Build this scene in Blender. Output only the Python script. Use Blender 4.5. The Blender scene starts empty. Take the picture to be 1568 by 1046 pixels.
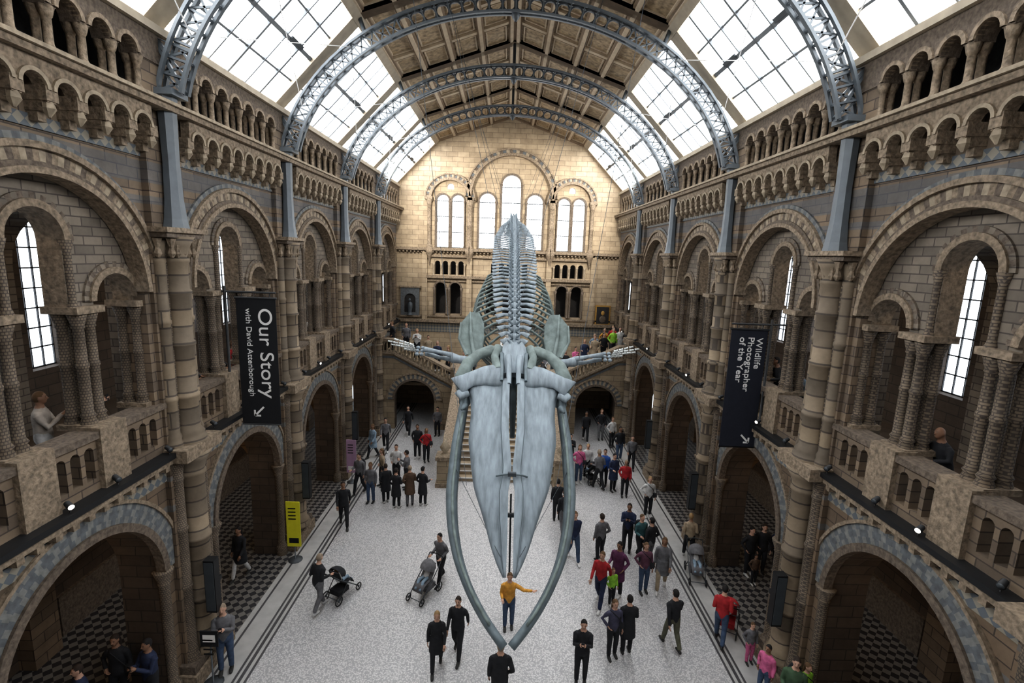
import bpy, math, random
from mathutils import Vector, Matrix
random.seed(7)
pi=math.pi
# ------------------------------------------------------------------ materials
def newmat(name):
    m=bpy.data.materials.new(name); m.use_nodes=True
    nt=m.node_tree; b=nt.nodes['Principled BSDF']
    return m,nt,b
def simple(name,col,rough=.6,metal=0,var=.12,scale=6,bump=0,stretch=None):
    m,nt,b=newmat(name)
    tc=nt.nodes.new('ShaderNodeTexCoord'); n=nt.nodes.new('ShaderNodeTexNoise')
    n.inputs['Scale'].default_value=scale; n.inputs['Detail'].default_value=6
    if stretch:
        mp=nt.nodes.new('ShaderNodeMapping'); mp.inputs['Scale'].default_value=stretch
        nt.links.new(tc.outputs['Object'],mp.inputs['Vector']); nt.links.new(mp.outputs['Vector'],n.inputs['Vector'])
    else: nt.links.new(tc.outputs['Object'],n.inputs['Vector'])
    r=nt.nodes.new('ShaderNodeValToRGB')
    c=Vector(col)
    r.color_ramp.elements[0].position=.3; r.color_ramp.elements[1].position=.7
    r.color_ramp.elements[0].color=(*(c*(1-var)),1); r.color_ramp.elements[1].color=(*[min(1,x*(1+var)) for x in c],1)
    nt.links.new(n.outputs['Fac'],r.inputs['Fac']); nt.links.new(r.outputs['Color'],b.inputs['Base Color'])
    b.inputs['Roughness'].default_value=rough; b.inputs['Metallic'].default_value=metal
    if bump:
        bp=nt.nodes.new('ShaderNodeBump'); bp.inputs['Strength'].default_value=bump; bp.inputs['Distance'].default_value=.03
        nt.links.new(n.outputs['Fac'],bp.inputs['Height']); nt.links.new(bp.outputs['Normal'],b.inputs['Normal'])
    return m
def emis(name,col,st):
    m,nt,b=newmat(name)
    b.inputs['Base Color'].default_value=(.8,.8,.8,1)
    tc=nt.nodes.new('ShaderNodeTexCoord'); n=nt.nodes.new('ShaderNodeTexNoise'); n.inputs['Scale'].default_value=.8
    nt.links.new(tc.outputs['Object'],n.inputs['Vector'])
    r=nt.nodes.new('ShaderNodeValToRGB'); c=Vector(col)
    r.color_ramp.elements[0].position=.3; r.color_ramp.elements[1].position=.7
    r.color_ramp.elements[0].color=(*(c*.85),1); r.color_ramp.elements[1].color=(*c,1)
    nt.links.new(n.outputs['Fac'],r.inputs['Fac']); nt.links.new(r.outputs['Color'],b.inputs['Emission Color'])
    b.inputs['Emission Strength'].default_value=st
    return m
def math_node(nt,op,a,b=None):
    n=nt.nodes.new('ShaderNodeMath'); n.operation=op
    for i,x in enumerate((a,b)):
        if x is None: continue
        if isinstance(x,(int,float)): n.inputs[i].default_value=x
        else: nt.links.new(x,n.inputs[i])
    return n.outputs[0]
def mixc(nt,fac,a,b):
    n=nt.nodes.new('ShaderNodeMix'); n.data_type='RGBA'
    if isinstance(fac,(int,float)): n.inputs[0].default_value=fac
    else: nt.links.new(fac,n.inputs[0])
    for i,x in ((6,a),(7,b)):
        if isinstance(x,tuple): n.inputs[i].default_value=(*x,1)
        else: nt.links.new(x,n.inputs[i])
    return n.outputs[2]
def stone(name,c1,c2,mortar,bw=.62,bh=.27,bands=None,bandcol=(.17,.2,.24),msize=.012,bump=.35,bmix=.8):
    m,nt,b=newmat(name)
    tc=nt.nodes.new('ShaderNodeTexCoord'); sp=nt.nodes.new('ShaderNodeSeparateXYZ')
    nt.links.new(tc.outputs['Object'],sp.inputs[0])
    s=math_node(nt,'ADD',sp.outputs[0],sp.outputs[1])
    cb=nt.nodes.new('ShaderNodeCombineXYZ'); nt.links.new(s,cb.inputs[0]); nt.links.new(sp.outputs[2],cb.inputs[1])
    br=nt.nodes.new('ShaderNodeTexBrick'); nt.links.new(cb.outputs[0],br.inputs['Vector'])
    br.inputs['Color1'].default_value=(*c1,1); br.inputs['Color2'].default_value=(*c2,1); br.inputs['Mortar'].default_value=(*mortar,1)
    br.inputs['Scale'].default_value=1; br.inputs['Brick Width'].default_value=bw; br.inputs['Row Height'].default_value=bh
    br.inputs['Mortar Size'].default_value=msize; br.inputs['Bias'].default_value=0
    n=nt.nodes.new('ShaderNodeTexNoise'); n.inputs['Scale'].default_value=1.7; n.inputs['Detail'].default_value=8; n.inputs['Roughness'].default_value=.7
    nt.links.new(tc.outputs['Object'],n.inputs['Vector'])
    col=mixc(nt,n.outputs['Fac'],(.40,.39,.38),(1.38,1.36,1.34))
    mu=nt.nodes.new('ShaderNodeMix'); mu.data_type='RGBA'; mu.blend_type='MULTIPLY'; mu.inputs[0].default_value=1
    src=br.outputs['Color']
    if bands:
        for (z0,z1) in bands:
            f=math_node(nt,'MULTIPLY',math_node(nt,'GREATER_THAN',sp.outputs[2],z0),math_node(nt,'LESS_THAN',sp.outputs[2],z1))
            src=mixc(nt,math_node(nt,'MULTIPLY',f,bmix),src,bandcol)
    nt.links.new(src,mu.inputs[6]); nt.links.new(col,mu.inputs[7])
    nt.links.new(mu.outputs[2],b.inputs['Base Color'])
    b.inputs['Roughness'].default_value=.8
    bp=nt.nodes.new('ShaderNodeBump'); bp.inputs['Strength'].default_value=bump; bp.inputs['Distance'].default_value=.02
    h=math_node(nt,'SUBTRACT',math_node(nt,'MULTIPLY',n.outputs['Fac'],.6),br.outputs['Fac'])
    nt.links.new(h,bp.inputs['Height']); nt.links.new(bp.outputs['Normal'],b.inputs['Normal'])
    return m
def checker(name,ca,cb_,scale,rot=pi/4,axes='xy',rough=.5):
    m,nt,b=newmat(name)
    tc=nt.nodes.new('ShaderNodeTexCoord'); sp=nt.nodes.new('ShaderNodeSeparateXYZ'); nt.links.new(tc.outputs['Object'],sp.inputs[0])
    cb=nt.nodes.new('ShaderNodeCombineXYZ')
    if axes=='xy': a,c=sp.outputs[0],sp.outputs[1]
    else: a,c=math_node(nt,'ADD',sp.outputs[0],sp.outputs[1]),sp.outputs[2]
    p=math_node(nt,'ADD',a,c); q=math_node(nt,'SUBTRACT',a,c)
    nt.links.new(p,cb.inputs[0]); nt.links.new(q,cb.inputs[1]); cb.inputs[2].default_value=.013
    ch=nt.nodes.new('ShaderNodeTexChecker'); ch.inputs['Scale'].default_value=scale
    ch.inputs['Color1'].default_value=(*ca,1); ch.inputs['Color2'].default_value=(*cb_,1)
    nt.links.new(cb.outputs[0],ch.inputs['Vector']); nt.links.new(ch.outputs['Color'],b.inputs['Base Color'])
    b.inputs['Roughness'].default_value=rough
    return m
M={}
M['wall']=stone('buff_stone',(.245,.188,.133),(.138,.108,.082),(.075,.06,.05),bands=[(10.75,10.9),(11.15,11.55),(2.2,2.3)],bandcol=(.12,.135,.155),bw=.5,bh=.2,bmix=.6)
M['wallg']=stone('ground_stone',(.205,.15,.102),(.13,.098,.07),(.065,.05,.04),bands=[(4.3,4.45),(5.0,5.1)],bandcol=(.145,.155,.165),bmix=.7)
M['tymp']=stone('tympanum_stone',(.255,.22,.178),(.155,.134,.112),(.085,.073,.064),bw=.4,bh=.16)
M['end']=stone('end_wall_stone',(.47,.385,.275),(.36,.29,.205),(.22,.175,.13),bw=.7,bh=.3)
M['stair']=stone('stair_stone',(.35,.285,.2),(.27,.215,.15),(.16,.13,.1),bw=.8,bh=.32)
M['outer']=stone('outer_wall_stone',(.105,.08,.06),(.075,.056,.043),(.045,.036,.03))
M['col']=stone('column_stone',(.30,.24,.17),(.15,.125,.098),(.09,.075,.062),bw=3.0,bh=.36,msize=.02,bump=.5)
M['col2']=stone('colonnette_stone',(.245,.195,.142),(.17,.14,.105),(.085,.07,.06),bw=.06,bh=.05,msize=.008,bump=.8)
M['trim']=simple('carved_trim',(.23,.182,.132),.8,0,.45,14,.9)
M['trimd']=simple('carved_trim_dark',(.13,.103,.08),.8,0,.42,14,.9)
M['blue']=simple('blue_grey_terracotta',(.11,.12,.13),.7,0,.25,9,.4)
M['bluel']=simple('pale_blue_grey_terracotta',(.185,.19,.182),.7,0,.25,9,.4)
M['cream']=simple('cream_terracotta',(.32,.265,.195),.7,0,.28,9,.3)
M['zig']=checker('diamond_band',(.11,.125,.14),(.25,.23,.19),5.2,axes='w',rough=.7)
M['metal']=simple('painted_iron',(.12,.14,.158),.45,.1,.1,5)
M['metald']=simple('painted_iron_dark',(.06,.07,.08),.5,.1,.1,5)
M['frame']=simple('skylight_frame_timber',(.36,.31,.24),.7,0,.12,4)
M['bar']=simple('glazing_bar',(.16,.175,.19),.6,0,.1,4)
M['timber']=simple('ceiling_timber',(.20,.145,.095),.7,0,.15,5)
M['timberl']=simple('ceiling_rib_timber',(.44,.36,.26),.7,0,.12,5)
M['panel']=simple('painted_ceiling_panel',(.30,.225,.14),.7,0,.5,7)
M['glass']=emis('skylight_glass',(.97,.985,1.0),6.8)
M['wglass']=emis('window_glass',(.90,.95,1.0),3.6)
M['gglass']=emis('gallery_window_glass',(.82,.90,1.0),2.4)
M['bone']=simple('whale_bone',(.24,.285,.32),.7,0,.24,2.2,.5,stretch=(5,1.3,1.3))
M['boneg']=simple('whale_bone_greenish',(.165,.205,.20),.75,0,.3,5,.6)
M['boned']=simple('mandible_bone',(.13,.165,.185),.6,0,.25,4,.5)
M['black']=simple('black_metal',(.015,.016,.018),.5,.2,.1)
M['bannerk']=simple('black_banner_fabric',(.010,.011,.014),.8,0,.1)
M['bannern']=simple('navy_banner_fabric',(.013,.016,.028),.8,0,.1)
M['white']=simple('white_print',(.8,.8,.8),.7,0,.03)
M['ivory']=simple('pale_bone',(.5,.53,.53),.7,0,.1)
M['yellow']=simple('yellow_sign',(.65,.62,.03),.6,0,.05)
M['purple']=simple('lilac_sign',(.42,.28,.42),.6,0,.05)
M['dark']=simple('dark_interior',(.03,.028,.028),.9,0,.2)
M['checker']=checker('mosaic_diamond_floor',(.03,.03,.035),(.17,.165,.155),4.2)
M['pale']=simple('pale_slab',(.38,.38,.375),.5,0,.1,3)
M['line']=simple('dark_mosaic_line',(.06,.06,.065),.5,0,.2,20)
M['gold']=simple('gilt_frame',(.45,.27,.08),.5,.3,.2)
M['lamp']=emis('lamp_lens',(1,.95,.85),1.2)
def terrazzo():
    m,nt,b=newmat('terrazzo_floor')
    tc=nt.nodes.new('ShaderNodeTexCoord'); v=nt.nodes.new('ShaderNodeTexVoronoi'); v.inputs['Scale'].default_value=26
    nt.links.new(tc.outputs['Object'],v.inputs['Vector'])
    r=nt.nodes.new('ShaderNodeValToRGB'); e=r.color_ramp.elements
    e[0].position=.25; e[0].color=(.60,.60,.60,1); e[1].position=.65; e[1].color=(.30,.30,.31,1)
    nt.links.new(v.outputs['Distance'],r.inputs['Fac'])
    n=nt.nodes.new('ShaderNodeTexNoise'); n.inputs['Scale'].default_value=.6; nt.links.new(tc.outputs['Object'],n.inputs['Vector'])
    c=mixc(nt,math_node(nt,'MULTIPLY',n.outputs['Fac'],.4),r.outputs['Color'],(.43,.43,.44))
    nt.links.new(c,b.inputs['Base Color']); b.inputs['Roughness'].default_value=.35
    return m
M['floor']=terrazzo()
# ------------------------------------------------------------------ mesh builder
class MB:
    def __init__(s): s.v=[];s.f=[];s.m=[];s.mats=[];s.sm=[]
    def mi(s,mat):
        if isinstance(mat,str): mat=M[mat]
        if mat not in s.mats: s.mats.append(mat)
        return s.mats.index(mat)
    def add(s,vs,fs,mat,sm=False):
        o=len(s.v); s.v+= [tuple(x) for x in vs]; i=s.mi(mat)
        for f in fs: s.f.append(tuple(o+k for k in f)); s.m.append(i); s.sm.append(sm)
    def box(s,x0,x1,y0,y1,z0,z1,mat,P=None):
        vs=[(x,y,z) for x in (x0,x1) for y in (y0,y1) for z in (z0,z1)]
        if P: vs=[P(*v) for v in vs]
        s.add(vs,[(0,1,3,2),(4,6,7,5),(0,4,5,1),(2,3,7,6),(0,2,6,4),(1,5,7,3)],mat)
    def lathe(s,cx,cy,prof,seg,mat,z0=0):
        vs=[];fs=[]
        for r,z in prof:
            for k in range(seg):
                a=2*pi*k/seg; vs.append((cx+r*math.cos(a),cy+r*math.sin(a),z+z0))
        for i in range(len(prof)-1):
            for k in range(seg):
                k2=(k+1)%seg; fs.append((i*seg+k,i*seg+k2,(i+1)*seg+k2,(i+1)*seg+k))
        fs.append(tuple(range((len(prof)-1)*seg,len(prof)*seg)))
        s.add(vs,fs,mat,seg>6)
    def tube(s,pts,rad,seg=8,mat='bone',up=(0,0,1),sm=True,closed=False):
        pts=[Vector(p) for p in pts]; n=len(pts); up=Vector(up); vs=[];fs=[]
        for i,p in enumerate(pts):
            if closed: t=pts[(i+1)%n]-pts[i-1]
            else: t=pts[min(i+1,n-1)]-pts[max(i-1,0)]
            t.normalize(); side=t.cross(up)
            if side.length<1e-3: side=t.cross(Vector((1,0,0))) if abs(t.x)<.9 else t.cross(Vector((0,1,0)))
            side.normalize(); w=side.cross(t).normalized()
            r=rad[i] if isinstance(rad,(list,)) else rad
            if not isinstance(r,tuple): r=(r,r)
            for k in range(seg):
                a=2*pi*(k+.5)/seg; vs.append(p+side*math.cos(a)*r[0]+w*math.sin(a)*r[1])
        m=n if closed else n-1
        for i in range(m):
            j=(i+1)%n
            for k in range(seg):
                k2=(k+1)%seg; fs.append((i*seg+k,i*seg+k2,j*seg+k2,j*seg+k))
        if not closed:
            fs.append(tuple(range(seg))); fs.append(tuple(range((n-1)*seg,n*seg)))
        s.add(vs,fs,mat,sm)
    def ellip(s,c,r,mat,nu=12,nv=8):
        vs=[];fs=[]
        for i in range(nv+1):
            th=pi*i/nv
            for k in range(nu):
                a=2*pi*k/nu; vs.append((c[0]+r[0]*math.sin(th)*math.cos(a),c[1]+r[1]*math.sin(th)*math.sin(a),c[2]+r[2]*math.cos(th)))
        for i in range(nv):
            for k in range(nu):
                k2=(k+1)%nu; fs.append((i*nu+k,i*nu+k2,(i+1)*nu+k2,(i+1)*nu+k))
        s.add(vs,fs,mat,True)
    def wall(s,P,s0,s1,z0,z1,d0,d1,ops,mat,n=12,jmat=None,ends=True):
        jm=jmat or mat
        fz0=z0 if callable(z0) else (lambda x:z0)
        fz1=z1 if callable(z1) else (lambda x:z1)
        bp={round(s0,5),round(s1,5)}
        for (c,h,zb,zs,kind) in ops:
            if kind=='r': bp|={round(c-h,5),round(c+h,5)}
            else:
                for k in range(n+1): bp.add(round(c-h*math.cos(pi*k/n),5))
        if callable(z1) or callable(z0):
            for k in range(1,30): bp.add(round(s0+(s1-s0)*k/30,5))
        bp=sorted(x for x in bp if s0-1e-6<=x<=s1+1e-6)
        def top(o,x):
            c,h,zb,zs,kind=o
            return zs if kind=='r' else zs+math.sqrt(max(0,h*h-(x-c)**2))
        for a,b in zip(bp,bp[1:]):
            if b-a<1e-5: continue
            mid=(a+b)/2
            act=sorted([o for o in ops if o[0]-o[1]<mid<o[0]+o[1]],key=lambda o:o[2])
            la,lb=fz0(a),fz0(b); segs=[]
            for o in act:
                segs.append((la,lb,o[2],o[2])); la,lb=top(o,a),top(o,b)
            segs.append((la,lb,fz1(a),fz1(b)))
            for (pa,pb,qa,qb) in segs:
                if qa-pa<1e-4 and qb-pb<1e-4: continue
                vs=[P(a,d0,pa),P(b,d0,pb),P(b,d0,qb),P(a,d0,qa),P(a,d1,pa),P(b,d1,pb),P(b,d1,qb),P(a,d1,qa)]
                s.add(vs,[(0,1,2,3),(4,7,6,5)],mat); s.add(vs,[(0,4,5,1),(3,2,6,7)],jm)
        for (c,h,zb,zs,kind) in ops:
            for x in (c-h,c+h):
                if zs-zb>1e-3: s.add([P(x,d0,zb),P(x,d1,zb),P(x,d1,zs),P(x,d0,zs)],[(0,1,2,3)],jm)
        if ends:
            for x in (s0,s1): s.add([P(x,d0,fz0(x)),P(x,d1,fz0(x)),P(x,d1,fz1(x)),P(x,d0,fz1(x))],[(0,1,2,3)],mat)
    def ring(s,P,c,zs,r0,r1,d0,d1,mats,n=24,a0=0,a1=pi):
        for k in range(n):
            a=a0+(a1-a0)*k/n; b=a0+(a1-a0)*(k+1)/n
            def q(r,t,d): return P(c+r*math.cos(t),d,zs+r*math.sin(t))
            vs=[q(r0,a,d0),q(r1,a,d0),q(r1,b,d0),q(r0,b,d0),q(r0,a,d1),q(r1,a,d1),q(r1,b,d1),q(r0,b,d1)]
            s.add(vs,[(0,1,2,3),(1,5,6,2),(0,3,7,4)],mats[k%len(mats)])
    def obj(s,name,loc=None,rot=0):
        me=bpy.data.meshes.new(name); me.from_pydata(s.v,[],s.f)
        for m in s.mats: me.materials.append(m)
        me.polygons.foreach_set('material_index',s.m); me.polygons.foreach_set('use_smooth',s.sm); me.update()
        o=bpy.data.objects.new(name,me); bpy.context.scene.collection.objects.link(o)
        if loc: o.location=loc
        o.rotation_euler[2]=rot
        return o
# ------------------------------------------------------------------ layout
L=5.35; HW=7.15; UZ=-.3
piers=[10.5+L*k for k in range(-2,4)]
YE=32.0
edges=[-5.55]+piers+[YE]
def PS(side): return lambda s,d,z:(side*(HW+d),s,z)
mb=MB()
def strip(x0,x1,mat,z=0,y0=-5.55,y1=YE):
    mb.add([(x0,y0,z),(x1,y0,z),(x1,y1,z),(x0,y1,z)],[(0,1,2,3)],mat)
xs=[(0,5.78,'floor'),(5.78,5.84,'line'),(5.84,5.92,'pale'),(5.92,6.0,'line'),(6.0,6.06,'pale'),(6.06,6.12,'line'),(6.12,6.6,'pale'),(6.6,6.66,'line'),(6.66,6.8,'pale'),(6.8,11.3,'checker')]
for a,b,mn in xs:
    if a==0: strip(-b,b,mn)
    else: strip(a,b,mn); strip(-b,-a,mn)
mb.obj('floor')
# ------------------------------------------------------------------ side walls
for side,nm in ((-1,'wall_left'),(1,'wall_right')):
    P=PS(side); PU=lambda s,d,z,P=P:P(s,d,z+UZ); w=MB(); tr=MB(); ga=MB()
    for a,b in zip(edges,edges[1:]):
        c=(a+b)/2; k=(b-a)/L; q=min(1,k*.985)
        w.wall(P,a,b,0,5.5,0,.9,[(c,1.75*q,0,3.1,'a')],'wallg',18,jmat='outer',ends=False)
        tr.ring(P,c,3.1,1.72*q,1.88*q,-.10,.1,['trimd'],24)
        tr.ring(P,c,3.1,1.88*q,2.0*q,-.05,.05,['blue','bluel'],56)
        tr.ring(P,c,3.1,2.0*q,2.13*q,-.05,.05,['bluel','blue','blue'],57)
        tr.ring(P,c,3.1,2.13*q,2.25*q,-.05,.05,['blue','bluel'],56)
        tr.ring(P,c,3.1,2.25*q,2.32*q,-.09,.05,['trim'],24)
        for sg in (-1,1):
            x,y,_=P(c+sg*1.80*q,.02,0)
            tr.lathe(x,y,[(.17,0),(.17,.3),(.13,.35),(.105,.42),(.105,2.75),(.13,2.8),(.11,2.84),(.2,3.08),(.2,3.12)],10,'col2')
        tr.box(a,b,-.04,.05,5.02,5.28,'zig',P)
        tr.box(a,b,-.22,.1,5.42,5.56,'trim',P)
        tr.box(a,b,-.30,.1,5.56,5.66,'black',P)
        nd=max(8,int((b-a)/.3))
        for i in range(nd):
            s_=a+(i+.5)*(b-a)/nd; tr.box(s_-.06,s_+.06,-.2,0,5.3,5.42,'trim',P)
        ops=[]
        for off in (-.28,0,.28,-1.85,-1.57,-1.29,1.29,1.57,1.85):
            ops.append((c+off*q,.095,5.88,6.38,'a'))
        w.wall(P,a,b,5.6,6.62,-.02,.3,ops,'wall',6,ends=False)
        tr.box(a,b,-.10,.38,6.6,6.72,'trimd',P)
        for off in (-.75,.75): tr.box(c+off*q-.3,c+off*q+.3,-.12,.3,5.66,6.78,'trim',P)
        for off in (-.76,.76,-2.12,2.12):
            for ds in (-.115,.115):
                for dd in (.22,.5):
                    x,y,_=P(c+off*q+ds,dd,0)
                    tr.lathe(x,y,[(.13,6.72),(.13,6.82),(.1,6.9),(.125,6.94),(.088,7.0),(.086,7.8),(.1,7.82),(.1,7.87),(.084,7.9),(.08,8.5),(.1,8.52),(.09,8.56),(.12,8.65),(.15,8.78)],10,'col2')
            tr.box(c+off*q-.28,c+off*q+.28,.06,.66,6.70,6.80,'trim',P)
            tr.box(c+off*q-.29,c+off*q+.29,.05,.67,8.76,8.88,'trim',P)
        tops=[(c,.5*q,8.85,10.0,'a'),(c-1.5*q,.48*q,8.85,8.95,'a'),(c+1.5*q,.48*q,8.85,8.95,'a')]
        w.wall(P,c-2.3*q,c+2.3*q,8.85,11.2,.22,.62,tops,'tymp',14,jmat='trim')
        for cc,h,zs in ((c,.5*q,10.0),(c-1.5*q,.48*q,8.95),(c+1.5*q,.48*q,8.95)):
            tr.ring(P,cc,zs,h,h+.12,.14,.3,['trim'],18)
            tr.ring(P,cc,zs,h+.12,h+.22,.18,.3,['trimd','tymp'],22)
        for sg in (-1,1):
            x,y,_=P(c+sg*.57*q,.2,0); tr.lathe(x,y,[(.09,8.88),(.06,8.98),(.06,9.8),(.11,10.0)],8,'col2')
        w.wall(P,a,b,6.62,12.9+UZ,0,.5,[(c,2.0*q,6.62,9.05,'a')],'wall',22,ends=False)
        tr.ring(P,c,9.05,1.95*q,2.05*q,-.14,.2,['trim'],30)
        tr.ring(P,c,9.05,2.05*q,2.13*q,-.09,.1,['trimd'],30)
        tr.ring(P,c,9.05,2.13*q,2.32*q,-.06,.1,['trim','trimd','cream'],66)
        tr.ring(P,c,9.05,2.32*q,2.42*q,-.13,.1,['trim'],30)
        tr.ring(P,c,9.05,2.42*q,2.52*q,-.05,.1,['blue','bluel'],60)
        tr.box(a,b,-.03,.05,11.93,12.12,'zig',PU)
        n=max(6,int(round((b-a-1.1)/.5))); sp=(b-a-1.1)/n; s0=a+.55
        cops=[(s0+(i+.5)*sp,sp*.36,12.28,12.45,'a') for i in range(n)]
        tr.wall(PU,s0,b-.55,12.28,12.86,-.34,-.16,cops,'trim',8)
        for i in range(n): tr.ring(PU,s0+(i+.5)*sp,12.45,sp*.36,sp*.47,-.38,-.3,['cream'],10)
        for i in range(n+1):
            s_=s0+i*sp
            for zz,dd,hh,ww in ((12.3,-.36,.2,.1),(12.16,-.27,.15,.085),(12.02,-.17,.15,.07)):
                tr.box(s_-ww,s_+ww,dd,0,zz,zz+hh,'trim',PU)
            x,y,_=P(s_,-.28,0); tr.lathe(x,y,[(.02,12.08+UZ),(.1,12.2+UZ),(.07,12.3+UZ)],6,'cream')
        tr.box(a,b,-.46,.1,12.86,12.97,'trim',PU); tr.box(a,b,-.52,.1,12.97,13.03,'cream',PU)
        n=7; sp=(b-a-1.1)/n
        uops=[(s0+(i+.5)*sp,sp*.34,13.72,13.74,'a') for i in range(n)]
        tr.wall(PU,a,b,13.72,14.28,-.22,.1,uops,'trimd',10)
        for i in range(n): tr.ring(PU,s0+(i+.5)*sp,13.74,sp*.34,sp*.46,-.26,-.1,['trim'],12)
        for i in range(n+1):
            for dd in (-.14,.03):
                x,y,_=P(s0+i*sp,dd,0)
                tr.lathe(x,y,[(.1,13.03),(.1,13.12),(.06,13.2),(.06,13.56),(.075,13.58),(.11,13.72)],8,'trim',UZ)
        tr.box(a,b,-.2,.1,13.03,13.1,'trimd',PU)
        tr.box(a,a+.55,-.2,.1,13.03,14.28,'wall',PU); tr.box(b-.55,b,-.2,.1,13.03,14.28,'wall',PU)
        tr.box(a,b,-.32,.2,14.26,14.4,'frame',PU)
        gops=[(c+o*q,.45,6.9,10.5,'a') for o in (-1.3,1.3)]
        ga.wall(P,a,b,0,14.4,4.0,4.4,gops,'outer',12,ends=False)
        for o in (-1.3,1.3):
            cc=c+o*q
            ga.box(cc-.5,cc+.5,4.3,4.34,6.8,11.0,'gglass',P)
            for j in range(9): ga.box(cc-.47,cc+.47,4.26,4.3,6.9+j*.48,6.93+j*.48,'black',P)
            for j in range(4): ga.box(cc-.45+j*.3-.012,cc-.45+j*.3+.012,4.26,4.3,6.9,11,'black',P)
        ga.box(a,b,1.3,1.4,12.9,14.4,'blue',PU)
        ga.box(a+.7,b-.7,3.9,4.0,0,1.1,'trimd',P)
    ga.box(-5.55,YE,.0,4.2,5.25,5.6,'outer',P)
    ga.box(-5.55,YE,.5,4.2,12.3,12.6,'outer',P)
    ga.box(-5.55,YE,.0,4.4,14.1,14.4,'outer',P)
    for y in piers[1:]:
        def PC(s,d,z,y=y): return (side*s,y+d,z)
        ga.wall(PC,HW+.5,HW+4.0,0,5.25,-.35,.35,[(HW+2.35,1.25,0,2.6,'a')],'wallg',14)
        ga.wall(PC,HW+.5,HW+4.0,5.6,12.3,-.3,.3,[(HW+2.3,1.2,5.6,9.4,'a')],'tymp',14)
    w.obj(nm); tr.obj('trim_'+nm[5:]); ga.obj('gallery_'+nm[5:])
# ------------------------------------------------------------------ piers
for side in (-1,1):
    P=PS(side)
    for y in piers:
        p=MB()
        p.box(y-.62,y+.62,-.12,.95,0,5.5,'wallg',P)
        p.box(y-.78,y+.78,-.42,.95,0,.35,'trim',P); p.box(y-.72,y+.72,-.36,.95,.35,.55,'trimd',P)
        p.box(y-.56,y+.56,-.08,.6,5.5,10.0,'wall',P)
        def col(s,d,r,z0,z1,mat='col',seg=16,rings=()):
            x,yy,_=P(s,d,0)
            pr=[(r*1.5,z0),(r*1.5,z0+.1),(r*1.25,z0+.14),(r*1.35,z0+.2),(r*1.05,z0+.3)]
            for zr in sorted(rings): pr+=[(r,zr-.06),(r*1.18,zr-.03),(r*1.18,zr+.03),(r,zr+.06)]
            pr+=[(r*.97,z1-.55),(r*1.12,z1-.52),(r*1.12,z1-.46),(r*.98,z1-.43),(r*1.1,z1-.3),(r*1.25,z1-.2),(r*1.7,z1)]
            p.lathe(x,yy,pr,seg,mat)
        col(y,-.18,.25,.55,5.45,rings=(1.9,3.4)); col(y-.42,-.1,.13,.55,5.45,'col2',10,(2.4,3.8)); col(y+.42,-.1,.13,.55,5.45,'col2',10,(2.4,3.8))
        p.box(y-.64,y+.64,-.52,.1,5.42,5.7,'trim',P)
        col(y,-.18,.23,5.7,10.15,rings=(6.75,7.9,9.0)); col(y-.38,-.1,.12,5.7,10.15,'col',10,(6.75,8.4)); col(y+.38,-.1,.12,5.7,10.15,'col',10,(6.75,8.4))
        for s_ in (-.22,.22): col(y+s_,-.1,.07,5.7,10.15,'col2',8,(6.75,))
        for j in range(-3,4):
            x,yy,_=P(y+j*.17,-.36 if abs(j)<3 else -.2,0)
            p.lathe(x,yy,[(.03,9.72),(.08,9.8),(.04,9.92),(.1,10.1)],6,'trim')
        p.box(y-.6,y+.6,-.46,.1,10.12,10.22,'trimd',P); p.box(y-.66,y+.66,-.52,.1,10.22,10.32,'trim',P)
        p.box(y-.52,y+.52,-.14,.1,10.32,12.56,'wall',P)
        x0=side*(HW-.26)
        prof=[(10.32,.24,.28),(10.5,.21,.24),(10.9,.17,.2),(11.6,.155,.17),(12.6,.17,.19),(12.9,.2,.24)]
        p.tube([(x0,y,z) for z,_,_ in prof],[(a,b) for _,a,b in prof],8,'metal',up=(0,1,0),sm=False)
        p.box(y-.25,y+.25,-.55,0,12.85,12.97,'metal',P)
        p.obj('stone_pier')
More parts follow.
